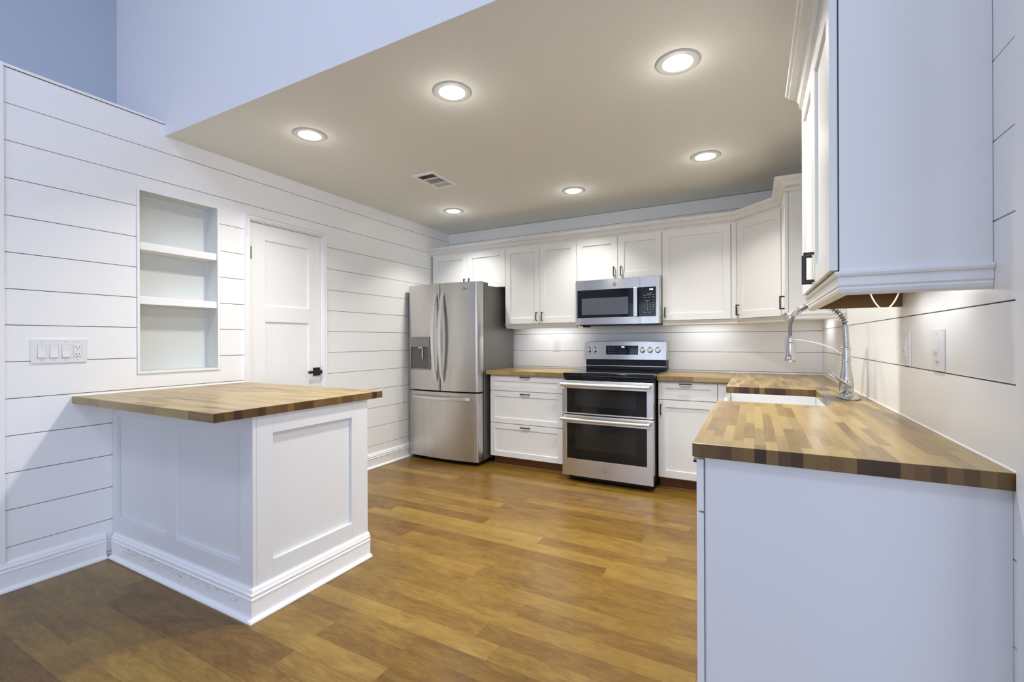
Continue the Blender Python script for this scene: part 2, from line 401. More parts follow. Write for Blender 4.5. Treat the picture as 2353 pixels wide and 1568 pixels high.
# right wall
m = MB(); frr = FR(W, 0, Y, -X)
RR = list(ROWS); RR[6] = 1.0995; RR[7] = 1.2815; RR[8] = 1.471; RR[9] = 1.6555; RR[10] = 1.842; RR[3] = .536; RR[4] = .724; RR[5] = .905
boards(m, frr, -3.083, -.002, 0, H, [], RR); m.mi = 1; m.box(W+.0105, W+.13, -3.083, 0, 0, H+.1)
m.build('wall_right', [M_SHIP, M_GROOVE], kind='structure')
m = MB(); m.box(W-.008, W+.14, -3.135, -3.083, 0, H).build('trim_2', M_TRIM, bevel=.0015, kind='structure')
MB().box(W+.141, 7.2, -3.135, -3.0, 0, H).build('wall_behind', M_BLUE, kind='structure')
m = MB(); m.box(7.1, 7.25, -9.0, -3.0, 0, .3); m.box(7.1, 7.25, -9.0, -3.0, 2.4, 4.6); m.box(7.1, 7.25, -9.0, -8.3, .3, 2.4); m.box(7.1, 7.25, -4.1, -3.0, .3, 2.4)
m.build('wall_right_living', M_BLUE, kind='structure')
# ceiling, soffit face, upper living room
m = MB(); m.box(-.13, W+.13, YS+.001, .13, H, H+.12); m.build('ceiling', M_CEIL, kind='structure')
m = MB(); m.box(-.74, 0, YS, YS+.12, 2.5475, 4.6); m.box(0, W+.13, YS-.0, YS+.0008, H, 2.62); m.box(.0, 7.2, YS, YS+.12, 2.62, 4.6); m.box(W+.13, 7.2, YS-.05, YS+.12, H, 2.62)
m.build('wall_soffit', M_SOFF, kind='structure')
m = MB()
SK = (1.1, 2.3, -5.8, -4.8)
for b in ((-.74, 7.2, -9.0, SK[2]), (-.74, 7.2, SK[3], YS), (-.74, SK[0], SK[2], SK[3]), (SK[1], 7.2, SK[2], SK[3])):
    m.box(*b, 4.45, 4.6)
m.build('ceiling_living', M_SOFF, kind='structure')
m = MB()
for b in ((-.13, .1, 0, 4.6), (5.0, W+.13, 0, 4.6)): pass
m.box(-.74, 7.2, -9.12, -8.99, 2.95, 4.6); m.box(-.74, 7.2, -9.12, -8.99, 0, .55); m.box(-.74, .1, -9.12, -8.99, .55, 2.95); m.box(6.3, 7.2, -9.12, -8.99, .55, 2.95)
m.build('wall_front', M_BLUE, kind='structure')
m = MB()
for xx in (.1, 1.65, 3.2, 4.75, 6.25): m.box(xx, xx+.05, -9.08, -9.02, .55, 2.95)
m.box(.1, 6.3, -9.08, -9.02, .55, .6); m.box(.1, 6.3, -9.08, -9.02, 2.9, 2.95)
m.build('window_1', M_TRIM, kind='structure')

# baseboards
BP = [(0, 0), (.032, 0), (.034, .006), (.031, .013), (.024, .018), (.018, .020), (.018, .088), (.020, .092), (.0205, .098), (.017, .102), (.0175, .109), (.019, .112), (.0185, .118), (.013, .121), (.013, .126), (.011, .133), (.007, .138), (0, .138)]
def bpz(h): return [(d, z if z < .03 else z*h/.138) for d, z in BP]
MB().prism(bpz(.135), [(0, -1.745), (0, -.0)], side=1).build('baseboard_left', M_TRIM, kind='structure')
MB().prism(bpz(.138), [(0.0, -9.0), (0.0, -3.249)], side=1).build('baseboard_living', M_TRIM, kind='structure')

# ---- interior door in the left wall
CW = .030
cp = [(0, 0)]
m = MB()
def casing(m, y0, y1, zt, wdt):
    # mitred moulded casing: nested steps
    for k, (w0, w1, t) in enumerate(((0, .010, .012), (.010, .020, .018), (.020, wdt-.008, .014), (wdt-.008, wdt, .020))):
        a0, a1, top = y0-w1, y1+w1, zt+w1
        m.box(-.004, t, a0, y0-w0, 0, top); m.box(-.004, t, y1+w0, a1, 0, top); m.box(-.004, t, y0-w0, y1+w0, zt+w0, top)
casing(m, DO[0]+.004, DO[1]-.03, DO[3], .040)
m.box(-.13, -.004, DO[0]-.0, DO[0]+.006, 0, DO[3]); m.box(-.13, -.004, DO[1]-.034, DO[1], 0, DO[3]); m.box(-.13, -.004, DO[0]+.006, DO[1]-.034, DO[3]-.006, DO[3]+.0)
m.build('door_frame_1', M_TRIM, bevel=.0015, kind='structure')
d = thing('door_1', (-.02, -2.1, 0), None, None); d['kind'] = 'structure'
dy0, dy1 = DO[0]+.009, DO[1]-.038
m = MB(); F = FR(-.045, 0, Y, X)
# slab: stiles, rails and two recessed panels
zz = [(.012, .25), (1.348, 1.466), (1.953, 2.066)]
for a, b in zz: m.fbox(F, -2.294, -1.92, a, b, 0, .035)
m.fbox(F, dy0, -2.294, .012, 2.066, 0, .035); m.fbox(F, -1.920, dy1, .012, 2.066, 0, .035)
m.fbox(F, -2.294, -1.92, .25, 1.348, 0, .024); m.fbox(F, -2.294, -1.92, 1.466, 1.953, 0, .024)
m.build('door_slab', M_TRIM, d, bevel=.0012)
m = MB(); m.box(-.010, -.004, -1.885, -1.818, .918, .984); m.cyl((-.01, -1.85, .951), (.028, -1.85, .951), .011)
m.box(.022, .034, -1.955, -1.828, .940, .961); m.build('lever_handle', M_BLACK, d, bevel=.001, label='black square-rose lever handle')
MB().box(-.010, .003, -1.817, -1.806, .932, .962).build('strike_plate', M_BLACK, d, bevel=.0005)
m = MB(); m.cyl((.0, -2.421, 1.80), (.0, -2.421, 1.89), .006, 12); m.cyl((.0, -2.421, 1.79), (.0, -2.421, 1.90), .0035, 10); m.box(-.0095, -.006, -2.418, -2.40, 1.80, 1.89); m.build('hinge', M_CHROME, d)

# ================================================================== cabinets
def pull(m, fr, u, v, length, vertical, proj=.030, t=.0085, w=.0085):
    h = length/2
    if vertical:
        m.fbox(fr, u-w/2, u+w/2, v-h, v+h, proj-t, proj); m.fbox(fr, u-w/2, u+w/2, v-h, v-h+w, -.0005, proj-t); m.fbox(fr, u-w/2, u+w/2, v+h-w, v+h, -.0005, proj-t)
    else:
        m.fbox(fr, u-h, u+h, v-w/2, v+w/2, proj-t, proj); m.fbox(fr, u-h, u-h+w, v-w/2, v+w/2, -.0005, proj-t); m.fbox(fr, u+h-w, u+h, v-w/2, v+w/2, -.0005, proj-t)
def door_part(parent, fr, u0, u1, v0, v1, hand=None, name='door', gap=.0015, mt=None, fw=.057, hl=.086):
    dd = MB().shaker((fr[0]+fr[2]*.002, fr[1], fr[2]), u0+gap, u1-gap, v0+gap, v1-gap, fw=fw).build(name, mt or M_CAB, parent, bevel=.0012)
    if hand:
        hu, hv, vert = hand; mm = MB(); pull(mm, (fr[0]+fr[2]*.021, fr[1], fr[2]), hu, hv, hl, vert); mm.build('handle', M_BLACK, dd, bevel=.0008)
    return dd
FB = FR(0, -.33, X, -Y)          # upper back run, box front
ZB, ZT, ZC = 1.368, 2.137, 2.205
def upper(name, x0, x1, zb, doors, label, wood=True):
    c = thing(name, ((x0+x1)/2, -.002, zb), label, 'cabinet', 'white wall cabinets')
    m = MB(); m.box(x0+.0005, x1-.0005, -.330, -.002, zb, ZC-.02); m.build('body', M_CAB, c, bevel=.0008)
    for u0, u1, hand in doors: door_part(c, FB, u0, u1, zb, ZT, hand)
    return c
upper('wall_cabinet', .030, .952, 1.753, [(.030, .493, (.462, 1.822, True)), (.493, .952, (.524, 1.822, True))], 'short white two-door wall cabinet above the refrigerator')
upper('wall_cabinet', .952, 1.722, ZB, [(.953, 1.338, (1.308, 1.437, True)), (1.338, 1.721, (1.368, 1.437, True))], 'tall white two-door wall cabinet between refrigerator and microwave')
upper('wall_cabinet', 1.722, 2.494, 1.755, [(1.722, 2.110, (2.078, 1.822, True)), (2.110, 2.494, (2.142, 1.822, True))], 'short white two-door wall cabinet directly above the microwave')
c = upper('wall_cabinet', 2.494, 3.074, ZB, [(2.496, 3.030, (2.522, 1.437, True))], 'white wall cabinet with one wide door right of the microwave')
MB().box(3.034, 3.071, -.350, -.3305, ZB+.002, ZT).build('filler_strip', M_CAB, c, bevel=.001)
# diagonal corner cabinet
pa, pb = Vector((3.0745, -.33)), Vector((3.388, -.6435))
c = thing('corner_wall_cabinet', (3.45, -.2, ZB), 'white diagonal corner wall cabinet with a single angled door', 'cabinet', 'white wall cabinets')
m = MB(); pts = [(3.0745, -.002), (3.0745, -.33), (3.388, -.6435), (W-.001, -.6435), (W-.001, -.002)]
lo = [m.bm.verts.new((*p, ZB)) for p in pts]; hi = [m.bm.verts.new((*p, ZC-.02)) for p in pts]
m.bm.faces.new(lo); m.bm.faces.new(hi)
for k in range(5): m.bm.faces.new([lo[k], lo[(k+1) % 5], hi[(k+1) % 5], hi[k]])
m.build('body', M_CAB, c)
ud = (pb-pa).normalized(); nd = Vector((-1, -1)).normalized(); LD = (pb-pa).length
FD = (Vector((pa.x, pa.y, 0)), Vector((ud.x, ud.y, 0)), Vector((nd.x, nd.y, 0)))
door_part(c, FD, .016, LD-.012, ZB, ZT, (.040, 1.437, True))
# right wall cabinet beyond the sink
FRR = FR(3.388, 0, -Y, -X)
c = thing('wall_cabinet', (3.54, -.85, ZB), 'narrow white wall cabinet on the right wall beyond the tap', 'cabinet', 'white wall cabinets')
MB().box(3.388, W-.001, -1.06, -.6445, ZB, ZC-.02).build('body', M_CAB, c, bevel=.0008)
door_part(c, FRR, .668, 1.058, ZB, ZT, (1.028, 1.437, True))
# near wall cabinet on the right
ZG = 1.376
FG = FR(3.391, 0, -Y, -X)
c = thing('wall_cabinet', (3.54, -2.58, ZG), 'large near white wall cabinet overhanging the counter end, its side panel facing the camera', 'cabinet', 'white wall cabinets')
MB().box(3.391, W-.001, -2.964, -2.196, ZG, ZC).build('body', M_CAB, c, bevel=.001)
MB().box(3.412, W-.002, -2.944, -2.215, ZG-.004, ZG-.0003).build('underside', M_UNDER, c, label='bare brown wood underside')
m = MB(); m.box(3.412, W-.002, -2.232, -2.214, ZG-.055, ZG-.0045); m.build('underside_batten', M_UNDER, c)
m = MB(); m.box(3.3885, 3.3908, -2.962, -2.2, ZG+.004, ZT); m.build('door_gap_shade', M_BOX, c)  # dark sheet painted in for the shade behind the doors
door_part(c, FG, 2.198, 2.579, ZG+.003, ZT, (2.549, 1.440, True), hl=.10)
door_part(c, FG, 2.581, 2.962, ZG+.003, ZT, (2.611, 1.440, True), hl=.10)

# crown mouldings
CP = [(.0006, 2.136), (.020, 2.136), (.022, 2.143), (.026, 2.146), (.027, 2.150), (.024, 2.152), (.024, 2.163), (.028, 2.165), (.031, 2.168), (.034, 2.172), (.040, 2.182), (.050, 2.190), (.062, 2.195), (.068, 2.197), (.070, 2.203), (.078, 2.206), (.080, 2.216), (.0006, 2.216)]
def rope(m, path, side, z=2.1575, d=.0265, step=.0135):
    pts = [Vector(p) for p in path]
    # offset path by mitre
    off = []
    for k in range(len(pts)):
        a = pts[k]-pts[k-1] if k else None; b = pts[k+1]-pts[k] if k < len(pts)-1 else None
        nr = lambda q: Vector((q.normalized().y, -q.normalized().x))*side
        if a is None: n_ = nr(b)
        elif b is None: n_ = nr(a)
        else: n_ = nr(a)+nr(b); n_ = n_/(n_.length_squared/2)
        off.append(pts[k]+n_*d)
    for a, b in zip(off, off[1:]):
        L = (b-a).length; u = (b-a).normalized(); n = int(L/step); nn = Vector((u.y, -u.x))*side
        for k in range(n):
            c_ = a+u*(k+.5)*L/n; h = .0062; s_ = step*.34; sk = .0042
            P = []
            for dz, du in ((-h, -sk), (h, sk)):
                for e0, e1 in ((-s_, -.003), (s_, -.003), (s_*.5, .0060), (-s_*.5, .0060)):
                    q = c_+u*(e0+du)+nn*e1; P.append(m.bm.verts.new((q.x, q.y, z+dz)))
            for q in ((0,1,2,3), (4,5,6,7), (0,1,5,4), (1,2,6,5), (2,3,7,6), (3,0,4,7)): m.bm.faces.new([P[i] for i in q])
P1 = [(0.002, -.33), (3.0745, -.33), (3.388, -.6435), (3.388, -1.06), (W-.001, -1.06)]
c = thing('crown_moulding', (1.8, -.33, 2.136), 'long white crown moulding with rope bead running along the back and corner cabinets', 'moulding', 'cabinet crown mouldings')
MB().prism(CP, P1, side=1).build('moulding', M_CAB, c, bevel=0)
m = MB(); rope(m, P1, 1); m.build('rope_bead', M_CAB, c)
P2 = [(3.391, -2.206), (3.391, -2.964)]
c = thing('crown_moulding', (3.391, -2.58, 2.136), 'white crown moulding with rope bead on the near right cabinet, cut flush at its end', 'moulding', 'cabinet crown mouldings')
MB().prism(CP, P2, side=1).build('moulding', M_CAB, c)
m = MB(); rope(m, P2, 1); m.build('rope_bead', M_CAB, c)
# light rails
def RP(z, h): return [(-.018, z+.0), (.010, z), (.012, z-.006), (.010, z-.012), (.004, z-.015), (.004, z-h+.024), (.000, z-h+.020), (.003, z-h+.014), (.0, z-h+.006), (-.006, z-h), (-.018, z-h)]
def rail(path, z, h, label):
    MB().prism(RP(z, h), path, side=1).build('light_rail', M_CAB, label=label, cat='moulding', group='moulded rails under the wall cabinets')
rail([(.955, -.002), (.955, -.33), (1.719, -.33)], ZB-.0005, .044, 'white light rail under the two-door cabinet between refrigerator and microwave')
rail([(2.497, -.33), (3.0745, -.33), (3.388, -.6435), (3.388, -1.06), (W-.001, -1.06)], ZB-.0005, .044, 'white light rail bending round the corner under the corner wall cabinet')
rail([(3.391, -2.2), (3.391, -2.964), (W-.001, -2.964)], ZG-.0005, .060, 'white light rail under the near right wall cabinet')

# ---- base cabinets
FBB = FR(0, -.60, X, -Y)
c = thing('base_cabinet', (1.33, -.3, 0), 'white base cabinet with three drawers between refrigerator and range', 'cabinet', 'white base cabinets')
MB().box(.930, 1.730, -.600, -.012, .09, .8755).build('body', M_CAB, c, bevel=.0008)
m = MB(); m.box(.935, 1.730, -.545, -.53, 0, .09); m.prism([(0, 0), (.014, 0), (.011, .010), (0, .014)], [(.935, -.545), (1.730, -.545)], side=1); m.build('toe_kick', M_TOE, c, label='brown wood toe kick')
for z0, z1, hz in ((.7235, .866, .857), (.4135, .7205, .699), (.092, .4105, .388)):
    door_part(c, FBB, .932, 1.688, z0, z1, (1.312, hz, False), name='drawer', fw=.050, hl=.092)
MB().box(1.690, 1.730, -.621, -.6005, .092, .866).build('filler_strip', M_CAB, c)
c = thing('base_cabinet', (2.75, -.3, 0), 'white base cabinet with one drawer over one door right of the range', 'cabinet', 'white base cabinets')
MB().box(2.505, 3.066, -.600, -.012, .09, .8755).build('body', M_CAB, c, bevel=.0008)
m = MB(); m.box(2.505, 3.07, -.545, -.53, 0, .09); m.prism([(0, 0), (.014, 0), (.011, .010), (0, .014)], [(2.505, -.545), (3.09, -.545)], side=1); m.build('toe_kick', M_TOE, c, label='brown wood toe kick')
door_part(c, FBB, 2.507, 2.946, .7235, .866, (2.716, .852, False), name='drawer', fw=.050, hl=.088)
door_part(c, FBB, 2.507, 2.946, .098, .7205, (2.530, .645, True))
MB().box(2.949, 3.049, -.621, -.6005, .098, .866).build('filler_panel', M_CAB, c, bevel=.001)
# right run
FX = FR(3.070, 0, -Y, -X)
def base_r(y0, y1, label, drawers, doors, z1=.8755, zd=.866):
    c = thing('base_cabinet', (3.4, (y0+y1)/2, 0), label, 'cabinet', 'white base cabinets')
    MB().box(3.070, W-.012, y0, y1, .09, z1).build('body', M_CAB, c)
    MB().box(3.125, 3.14, y0, y1, 0, .09).build('toe_kick', M_TOE, c)
    for u0, u1, hu in drawers: door_part(c, FX, u0, u1, .7185, zd, (hu, .81, False), name='drawer', fw=.05)
    for u0, u1, hu in doors: door_part(c, FX, u0, u1, .098, .7155 if z1 > .7 else .62, (hu, .60 if z1 > .7 else .55, True))
    return c
base_r(-1.325, -.650, 'white base cabinet between sink and back corner, only its black drawer pull showing', [(.655, .95, .80), (.953, 1.323, 1.14)], [(.655, .95, .92), (.953, 1.323, .99)])
base_r(-2.085, -1.335, 'white sink base cabinet under the apron sink', [], [(1.337, 1.71, 1.68), (1.712, 2.083, 1.74)], .655, .62)
c = base_r(-3.045, -2.092, 'white base cabinet at the counter end, its plain side panel facing the camera', [(2.095, 2.565, 2.33), (2.568, 3.048, 2.81)], [(2.095, 2.565, 2.53), (2.568, 3.048, 2.60)])
MB().box(3.0735, W-.0005, -3.0505, -3.0455, 0, .8755).build('side_panel', M_ISL, c, bevel=.001, label='plain smooth side panel')

# ================================================================== worktops
def endmat(o, axis, sign=None):
    for f in o.data.polygons:
        if abs(f.normal[axis]) > .9: f.material_index = 1
ZW0, ZW1 = .876, .914
c = thing('butcher_block_worktop', (1.32, -.3, ZW0), 'short butcher block worktop between refrigerator and range', 'worktop', 'butcher block worktops')
endmat(MB().box(.900, 1.733, -.648, -.001, ZW0, ZW1).build('slab', [M_BX, M_BXE], c, bevel=.0015), 0)
c = thing('butcher_block_worktop', (3.36, -1.6, ZW0), 'L-shaped butcher block worktop around the sink, ending near the camera', 'worktop', 'butcher block worktops')
endmat(MB().box(2.503, 3.0405, -.648, -.001, ZW0, ZW1).build('slab', [M_BX, M_BXE], c, bevel=.0015), 0)
SX, SY0, SY1 = 3.500, -2.070, -1.345
m = MB(); xs_g, ys_g = (3.041, SX, W-.001), (-3.073, SY0, SY1, -.001)
lo = {(i, j): m.bm.verts.new((xs_g[i], ys_g[j], ZW0)) for i in range(3) for j in range(4)}
hi = {(i, j): m.bm.verts.new((xs_g[i], ys_g[j], ZW1)) for i in range(3) for j in range(4)}
for i in range(2):
    for j in range(3):
        if (i, j) == (0, 1): continue
        q = [(i, j), (i+1, j), (i+1, j+1), (i, j+1)]; m.bm.faces.new([hi[k] for k in q]); m.bm.faces.new([lo[k] for k in q][::-1])
ring = [(0, 0), (1, 0), (2, 0), (2, 1), (2, 2), (2, 3), (1, 3), (0, 3), (0, 2), (1, 2), (1, 1), (0, 1)]
for a, b in zip(ring, ring[1:]+ring[:1]): m.bm.faces.new([lo[a], lo[b], hi[b], hi[a]])
endmat(m.build('slab', [M_BY, M_BYE], c, bevel=.0015), 1)
m = MB(); m.prism([(0, .9142), (.003, .9142), (.0, .918)], [(W-.0005, -3.07), (W-.0005, -.0005), (3.0, -.0005)], side=-1); m.build('caulk_line', M_TRIM, c)

# sink
m = MB(); x0, x1, y0, y1, zt, zb, t = 3.046, 3.500+.02, SY0-.012, SY1+.012, .8755, .662, .020
m.box(x0, x1, y0, y1, zb, zb+t)
m.box(x0, x0+t, y0, y1, zb+t, zt); m.box(x1-t, x1, y0, y1, zb+t, zt); m.box(x0+t, x1-t, y0, y0+t, zb+t, zt); m.box(x0+t, x1-t, y1-t, y1, zb+t, zt)
o = thing('apron_sink', (3.27, -1.7, .662), 'white apron-front sink set into the worktop cutout', 'sink')
m.build('basin', M_SINK, o, bevel=.004)
m = MB(); m.lathe([(0, .001), (.040, .001), (.043, .004), (.030, .003), (0, .003)], (3.27, -1.7, zb+t)); m.build('drain', M_CHROME, o)

# tap
TX, TY = 3.589, -1.70
o = thing('kitchen_tap', (TX, TY, ZW1), 'satin nickel pull-down spring kitchen tap standing behind the sink', 'tap')
N = 40
def oval(z, a, b): return [Vector((TX+.006+a*math.cos(2*PI*k/N), TY+b*math.sin(2*PI*k/N), z)) for k in range(N)]
m = MB(); m.strip([oval(ZW1+.0004, .042, .118), oval(ZW1+.006, .042, .118), oval(ZW1+.011, .034, .108)]); m.build('deck_plate', M_CHROME, o)
m = MB(); m.strip([oval(ZW1+.0002, .046, .124), oval(ZW1+.0015, .046, .124)]); m.build('gasket', M_BLKP, o)
m = MB(); m.lathe([(0, 0), (.030, 0), (.030, .007), (.0255, .012), (.0285, .024), (.0295, .046), (.028, .075), (.0235, .108), (.0195, .138), (.0172, .166), (.0195, .169), (.0195, .174), (.0172, .177), (.0172, .226), (.0205, .228), (.0205, .234), (.016, .237), (0, .237)], (TX, TY, ZW1+.010)); m.build('body', M_CHROME, o)
m = MB(); z = ZW1+.246
m.cyl((TX, TY, z), (TX-.004, TY, z+.110), .0125)
for k in range(18): m.lathe([(.0120, 0), (.0150, .0014), (.0150, .0034), (.0120, .0048)], (TX-.004*k/18, TY, z+.001+k*.0061), 'z', 20)
m.build('ribbed_column', M_CHROME, o)
xs = 3.356; XT = TX-.006; zc_ = 1.262; cx, rx, rz = (XT+xs)/2, (XT-xs)/2, .112
arch = [Vector((XT, TY, zc_-.02))]+[Vector((cx+rx*math.cos(PI*k/48), TY, zc_+rz*math.sin(PI*k/48))) for k in range(49)]
arch += [Vector((xs, TY, zc_-.02)), Vector((xs, TY, zc_-.045)), Vector((xs, TY, zc_-.062))]
m = MB(); m.tube(arch, .0088, 12); m.build('hose', M_HOSE, o, label='curved grey hose')
seg = arch[3:39]; turns = 19; npt = turns*16; hel = []
def along(t):
    f = t*(len(seg)-1); i = min(int(f), len(seg)-2); return seg[i].lerp(seg[i+1], f-i), (seg[i+1]-seg[i]).normalized()
for k in range(npt):
    p, dd = along(k/(npt-1)); n1 = dd.cross(Y).normalized(); a = 2*PI*turns*k/npt
    hel.append(p+(n1*math.cos(a)+Y*math.sin(a))*.0155)
m = MB(); m.tube(hel, .0021, 6); m.build('spring', M_CHROME, o, label='open coil spring round the hose')
p, dd = along(1.0)
m = MB(); m.cyl(p-dd*.010, p+dd*.024, .0130); m.build('hose_collar', M_CHROME, o)
zs = 1.205
m = MB(); m.lathe([(0, .012), (.0145, .012), (.0155, .008), (.0155, -.018), (.012, -.020), (.0115, -.022), (.0165, -.024), (.0165, -.050), (.0185, -.080), (.0225, -.100), (.0245, -.104), (.025, -.113), (.022, -.118), (0, -.118)], (xs, TY, zs)); m.build('spray_head', M_CHROME, o)
m = MB(); pts = []
for k in range(25):
    t = k/24; pts.append((XT-.012+(xs+.012-XT+.012)*t, TY, 1.128+.072*math.sin(t*PI/2)**.8))
m.tube(pts, .0046, 10); m.build('support_arm', M_CHROME, o)
m = MB(); m.lathe([(0, -.0), (.019, 0), (.022, .01), (.020, .022), (.011, .030), (0, .032)], (TX-.0, TY-.016, .982), Vector((-.1, -1, .05)), 24)
m.tube([(TX, TY-.040, .982), (TX-.025, TY-.047, 1.000), (TX-.058, TY-.050, 1.028), (TX-.070, TY-.050, 1.038)], [.009, .0075, .009, .0115], 12); m.build('lever', M_CHROME, o)

# ================================================================== island
o = thing('island', (.65, -2.9, 0), 'white panelled peninsula island standing against the left wall', 'island')
IX, IY0, IY1 = 1.285, -3.215, -2.555
MB().box(.002, IX-.018, IY0+.018, IY1-.0, 0, .8755).build('body', M_ISL, o)
m = MB(); F = FR(0, IY0+.018, X, -Y)
for a in ((.002, .048), (.580, .670), (1.196, IX)): m.fbox(F, *a, .0, .8755, 0, .018)
for a in ((.048, .58), (.67, 1.196)): m.fbox(F, *a, 0, .221, 0, .018); m.fbox(F, *a, .792, .8755, 0, .018)
m.build('front_frame', M_ISL, o, bevel=.0015)
m = MB(); F = FR(IX-.018, 0, Y, X)
m.fbox(F, IY0+.019, -3.120, 0, .8755, 0, .018); m.fbox(F, -2.666, IY1, 0, .8755, 0, .018); m.fbox(F, -3.12, -2.666, 0, .223, 0, .018); m.fbox(F, -3.12, -2.666, .79, .8755, 0, .018)
m.build('side_frame', M_ISL, o, bevel=.0015)
MB().prism(bpz(.136), [(.034, IY0), (IX, IY0), (IX, IY1)], side=1).build('baseboard', M_SCUFF, o, label='white stepped baseboard with black scuffs')
c = thing('butcher_block_worktop', (.65, -2.92, ZW0), 'square butcher block worktop lying on the panelled island', 'worktop', 'butcher block worktops')
endmat(MB().box(.001, 1.302, -3.385, -2.455, ZW0, ZW1).build('slab', [M_BX, M_BXE], c, bevel=.0015), 0)
m = MB(); m.prism([(0, .9142), (.003, .9142), (.0, .918)], [(.0005, -3.383), (.0005, -2.46)], side=1); m.build('caulk_line', M_TRIM, c)

# ================================================================== refrigerator
o = thing('refrigerator', (.466, -.40, 0), 'stainless steel french-door refrigerator with water dispenser', 'refrigerator')
fx0, fx1 = .047, .885
MB().box(fx0+.004, fx1-.0, -.655, -.05, .045, 1.745).build('case', M_SGREY, o, bevel=.003, label='dark grey side casing')
m = MB(); m.box(fx0+.03, fx1-.03, -.70, -.10, .012, .045)
for xx in (fx0+.06, fx1-.06):
    m.cyl((xx, -.62, 0), (xx, -.62, .015), .018); m.cyl((xx, -.12, 0), (xx, -.12, .015), .018)
m.build('base_grille', M_BLKP, o)
MC = (fx0+fx1)/2
def ffront(x):    # bowed front
    t = (x-MC)/((fx1-fx0)/2); return -.770 - .034*(1-t*t)
def fdoor(name, x0, x1, z0, z1, parent, hole=None):
    m = MB(); n = 14; r = .012
    xs_ = [x0, x0+.004, x0+r] + [x0+r+(x1-x0-2*r)*k/n for k in range(1, n)] + [x1-r, x1-.004, x1]
    def yy(x):
        e = min(x-x0, x1-x); y = ffront(x)
        if e < r: y += (r - math.sqrt(max(0, r*r-(r-e)**2)))*.9
        return y
    fr = [[m.bm.verts.new((x, yy(x), z)) for x in xs_] for z in (z0, z1)]
    bk = [[m.bm.verts.new((x, -.665, z)) for x in (x0, x1)] for z in (z0, z1)]
    for k in range(len(xs_)-1):
        f = m.bm.faces.new([fr[0][k], fr[0][k+1], fr[1][k+1], fr[1][k]]); f.smooth = True
    m.bm.faces.new([bk[0][0], bk[0][1], bk[1][1], bk[1][0]])
    for z in (0, 1): m.bm.faces.new(fr[z]+[bk[z][1], bk[z][0]])
    m.bm.faces.new([fr[0][0], fr[1][0], bk[1][0], bk[0][0]]); m.bm.faces.new([fr[0][-1], fr[1][-1], bk[1][1], bk[0][1]])
    return m.build(name, M_STEELV, parent)
MB().box(fx0+.01, fx1-.01, -.7, -.655, .05, 1.74).build('gasket', M_BLKP, o)
dl = fdoor('door', fx0, MC-.004, .712, 1.766, o)
dr = fdoor('door', MC+.004, fx1, .712, 1.766, o)
fz = fdoor('freezer_drawer', fx0, fx1, .045, .697, o)
for xx in (fx0+.01, fx1-.12): MB().box(xx, xx+.11, -.70, -.56, 1.745, 1.775).build('hinge_cover', M_SGREY, o, bevel=.002)
def bow_handle(m, x, z0, z1, lean=0):
    n = 24; secs = []
    for k in range(n+1):
        t = k/n; z = z0+(z1-z0)*t; b = math.sin(PI*t); y = ffront(x) - .010 - .060*b**.75; w = .0155+.0045*b; dd = .011
        xx = x + lean*(1-b)
        secs.append([(xx-w, y+dd, z), (xx-w*.8, y-.004, z), (xx+w*.8, y-.004, z), (xx+w, y+dd, z)])
    m.strip(secs)
    for z in (z0+.012, z1-.012): m.box(x+lean-.010, x+lean+.010, ffront(x)-.012, ffront(x)+.004, z-.012, z+.012)
m = MB(); bow_handle(m, MC-.043, .800, 1.672, .004); m.build('handle', M_HAND, dl)
m = MB(); bow_handle(m, MC+.043, .800, 1.672, -.004); m.build('handle', M_HAND, dr)
m = MB(); secs = []
for k in range(25):
    t = k/24; x = .112+(.805-.112)*t; b = math.sin(PI*t)**.55; y = ffront(x)-.006-.040*b; z = .640
    secs.append([(x, y+.012, z-.016), (x, y, z-.012), (x, y, z+.012), (x, y+.012, z+.016)])
m.strip(secs); m.box(.112, .13, ffront(.12)-.012, ffront(.12)+.004, .628, .652); m.box(.787, .805, ffront(.8)-.012, ffront(.8)+.004, .628, .652); m.build('handle', M_HAND, fz)
# dispenser
yq = -.813
m = MB(); a0, a1 = .106, .342
m.box(a0, a1, yq, -.755, 1.140, 1.243); m.build('dispenser_panel', M_DISP, dl, bevel=.002)
m = MB(); m.box(a0-.003, a0+.004, yq-.001, -.755, .912, 1.14); m.box(a1-.004, a1+.003, yq-.001, -.755, .912, 1.14); m.box(a0, a1, yq-.001, -.755, .912, .926); m.build('dispenser_frame', M_DISP, dl, bevel=.001)
m = MB(); m.box(a0+.004, a1-.004, yq+.009, -.755, .926, 1.14); m.build('dispenser_recess', M_DISPR, dl)
m = MB(); m.lathe([(0, 0), (.028, 0), (.024, .010), (0, .010)], ((a0+a1)/2, yq+.006, 1.128)); m.box(.252, .266, yq-.004, yq+.006, 1.02, 1.13); m.build('dispenser_lever', M_CHROME, dl, bevel=.001)
m = MB()
for k, w in enumerate((.006, .008, .010, .020, .012)): m.box(.150+k*.030, .150+k*.030+w, yq-.0008, yq+.001, 1.165, 1.1675)
m.text('FILTER', (.215, yq-.0004, 1.229), X, -Y, .010, .0003); m.build('dispenser_marks', M_DARKM, dl)
m = MB(); xl = .742; yl = ffront(xl)-.0012
m.lathe([(.012, 0), (.0145, 0), (.0145, .0016), (.012, .0016), (.012, 0)], (xl, yl+.0008, 1.700), -Y, 28)
m.text('L', (xl-.002, yl, 1.702), X, -Y, .013, .0005); m.text('G', (xl+.004, yl, 1.697), X, -Y, .012, .0005); m.text('LG', (xl+.030, yl+.001, 1.700), X, -Y, .018, .0005)
m.build('badge', M_DISP, dr, label='small round badge with letters')

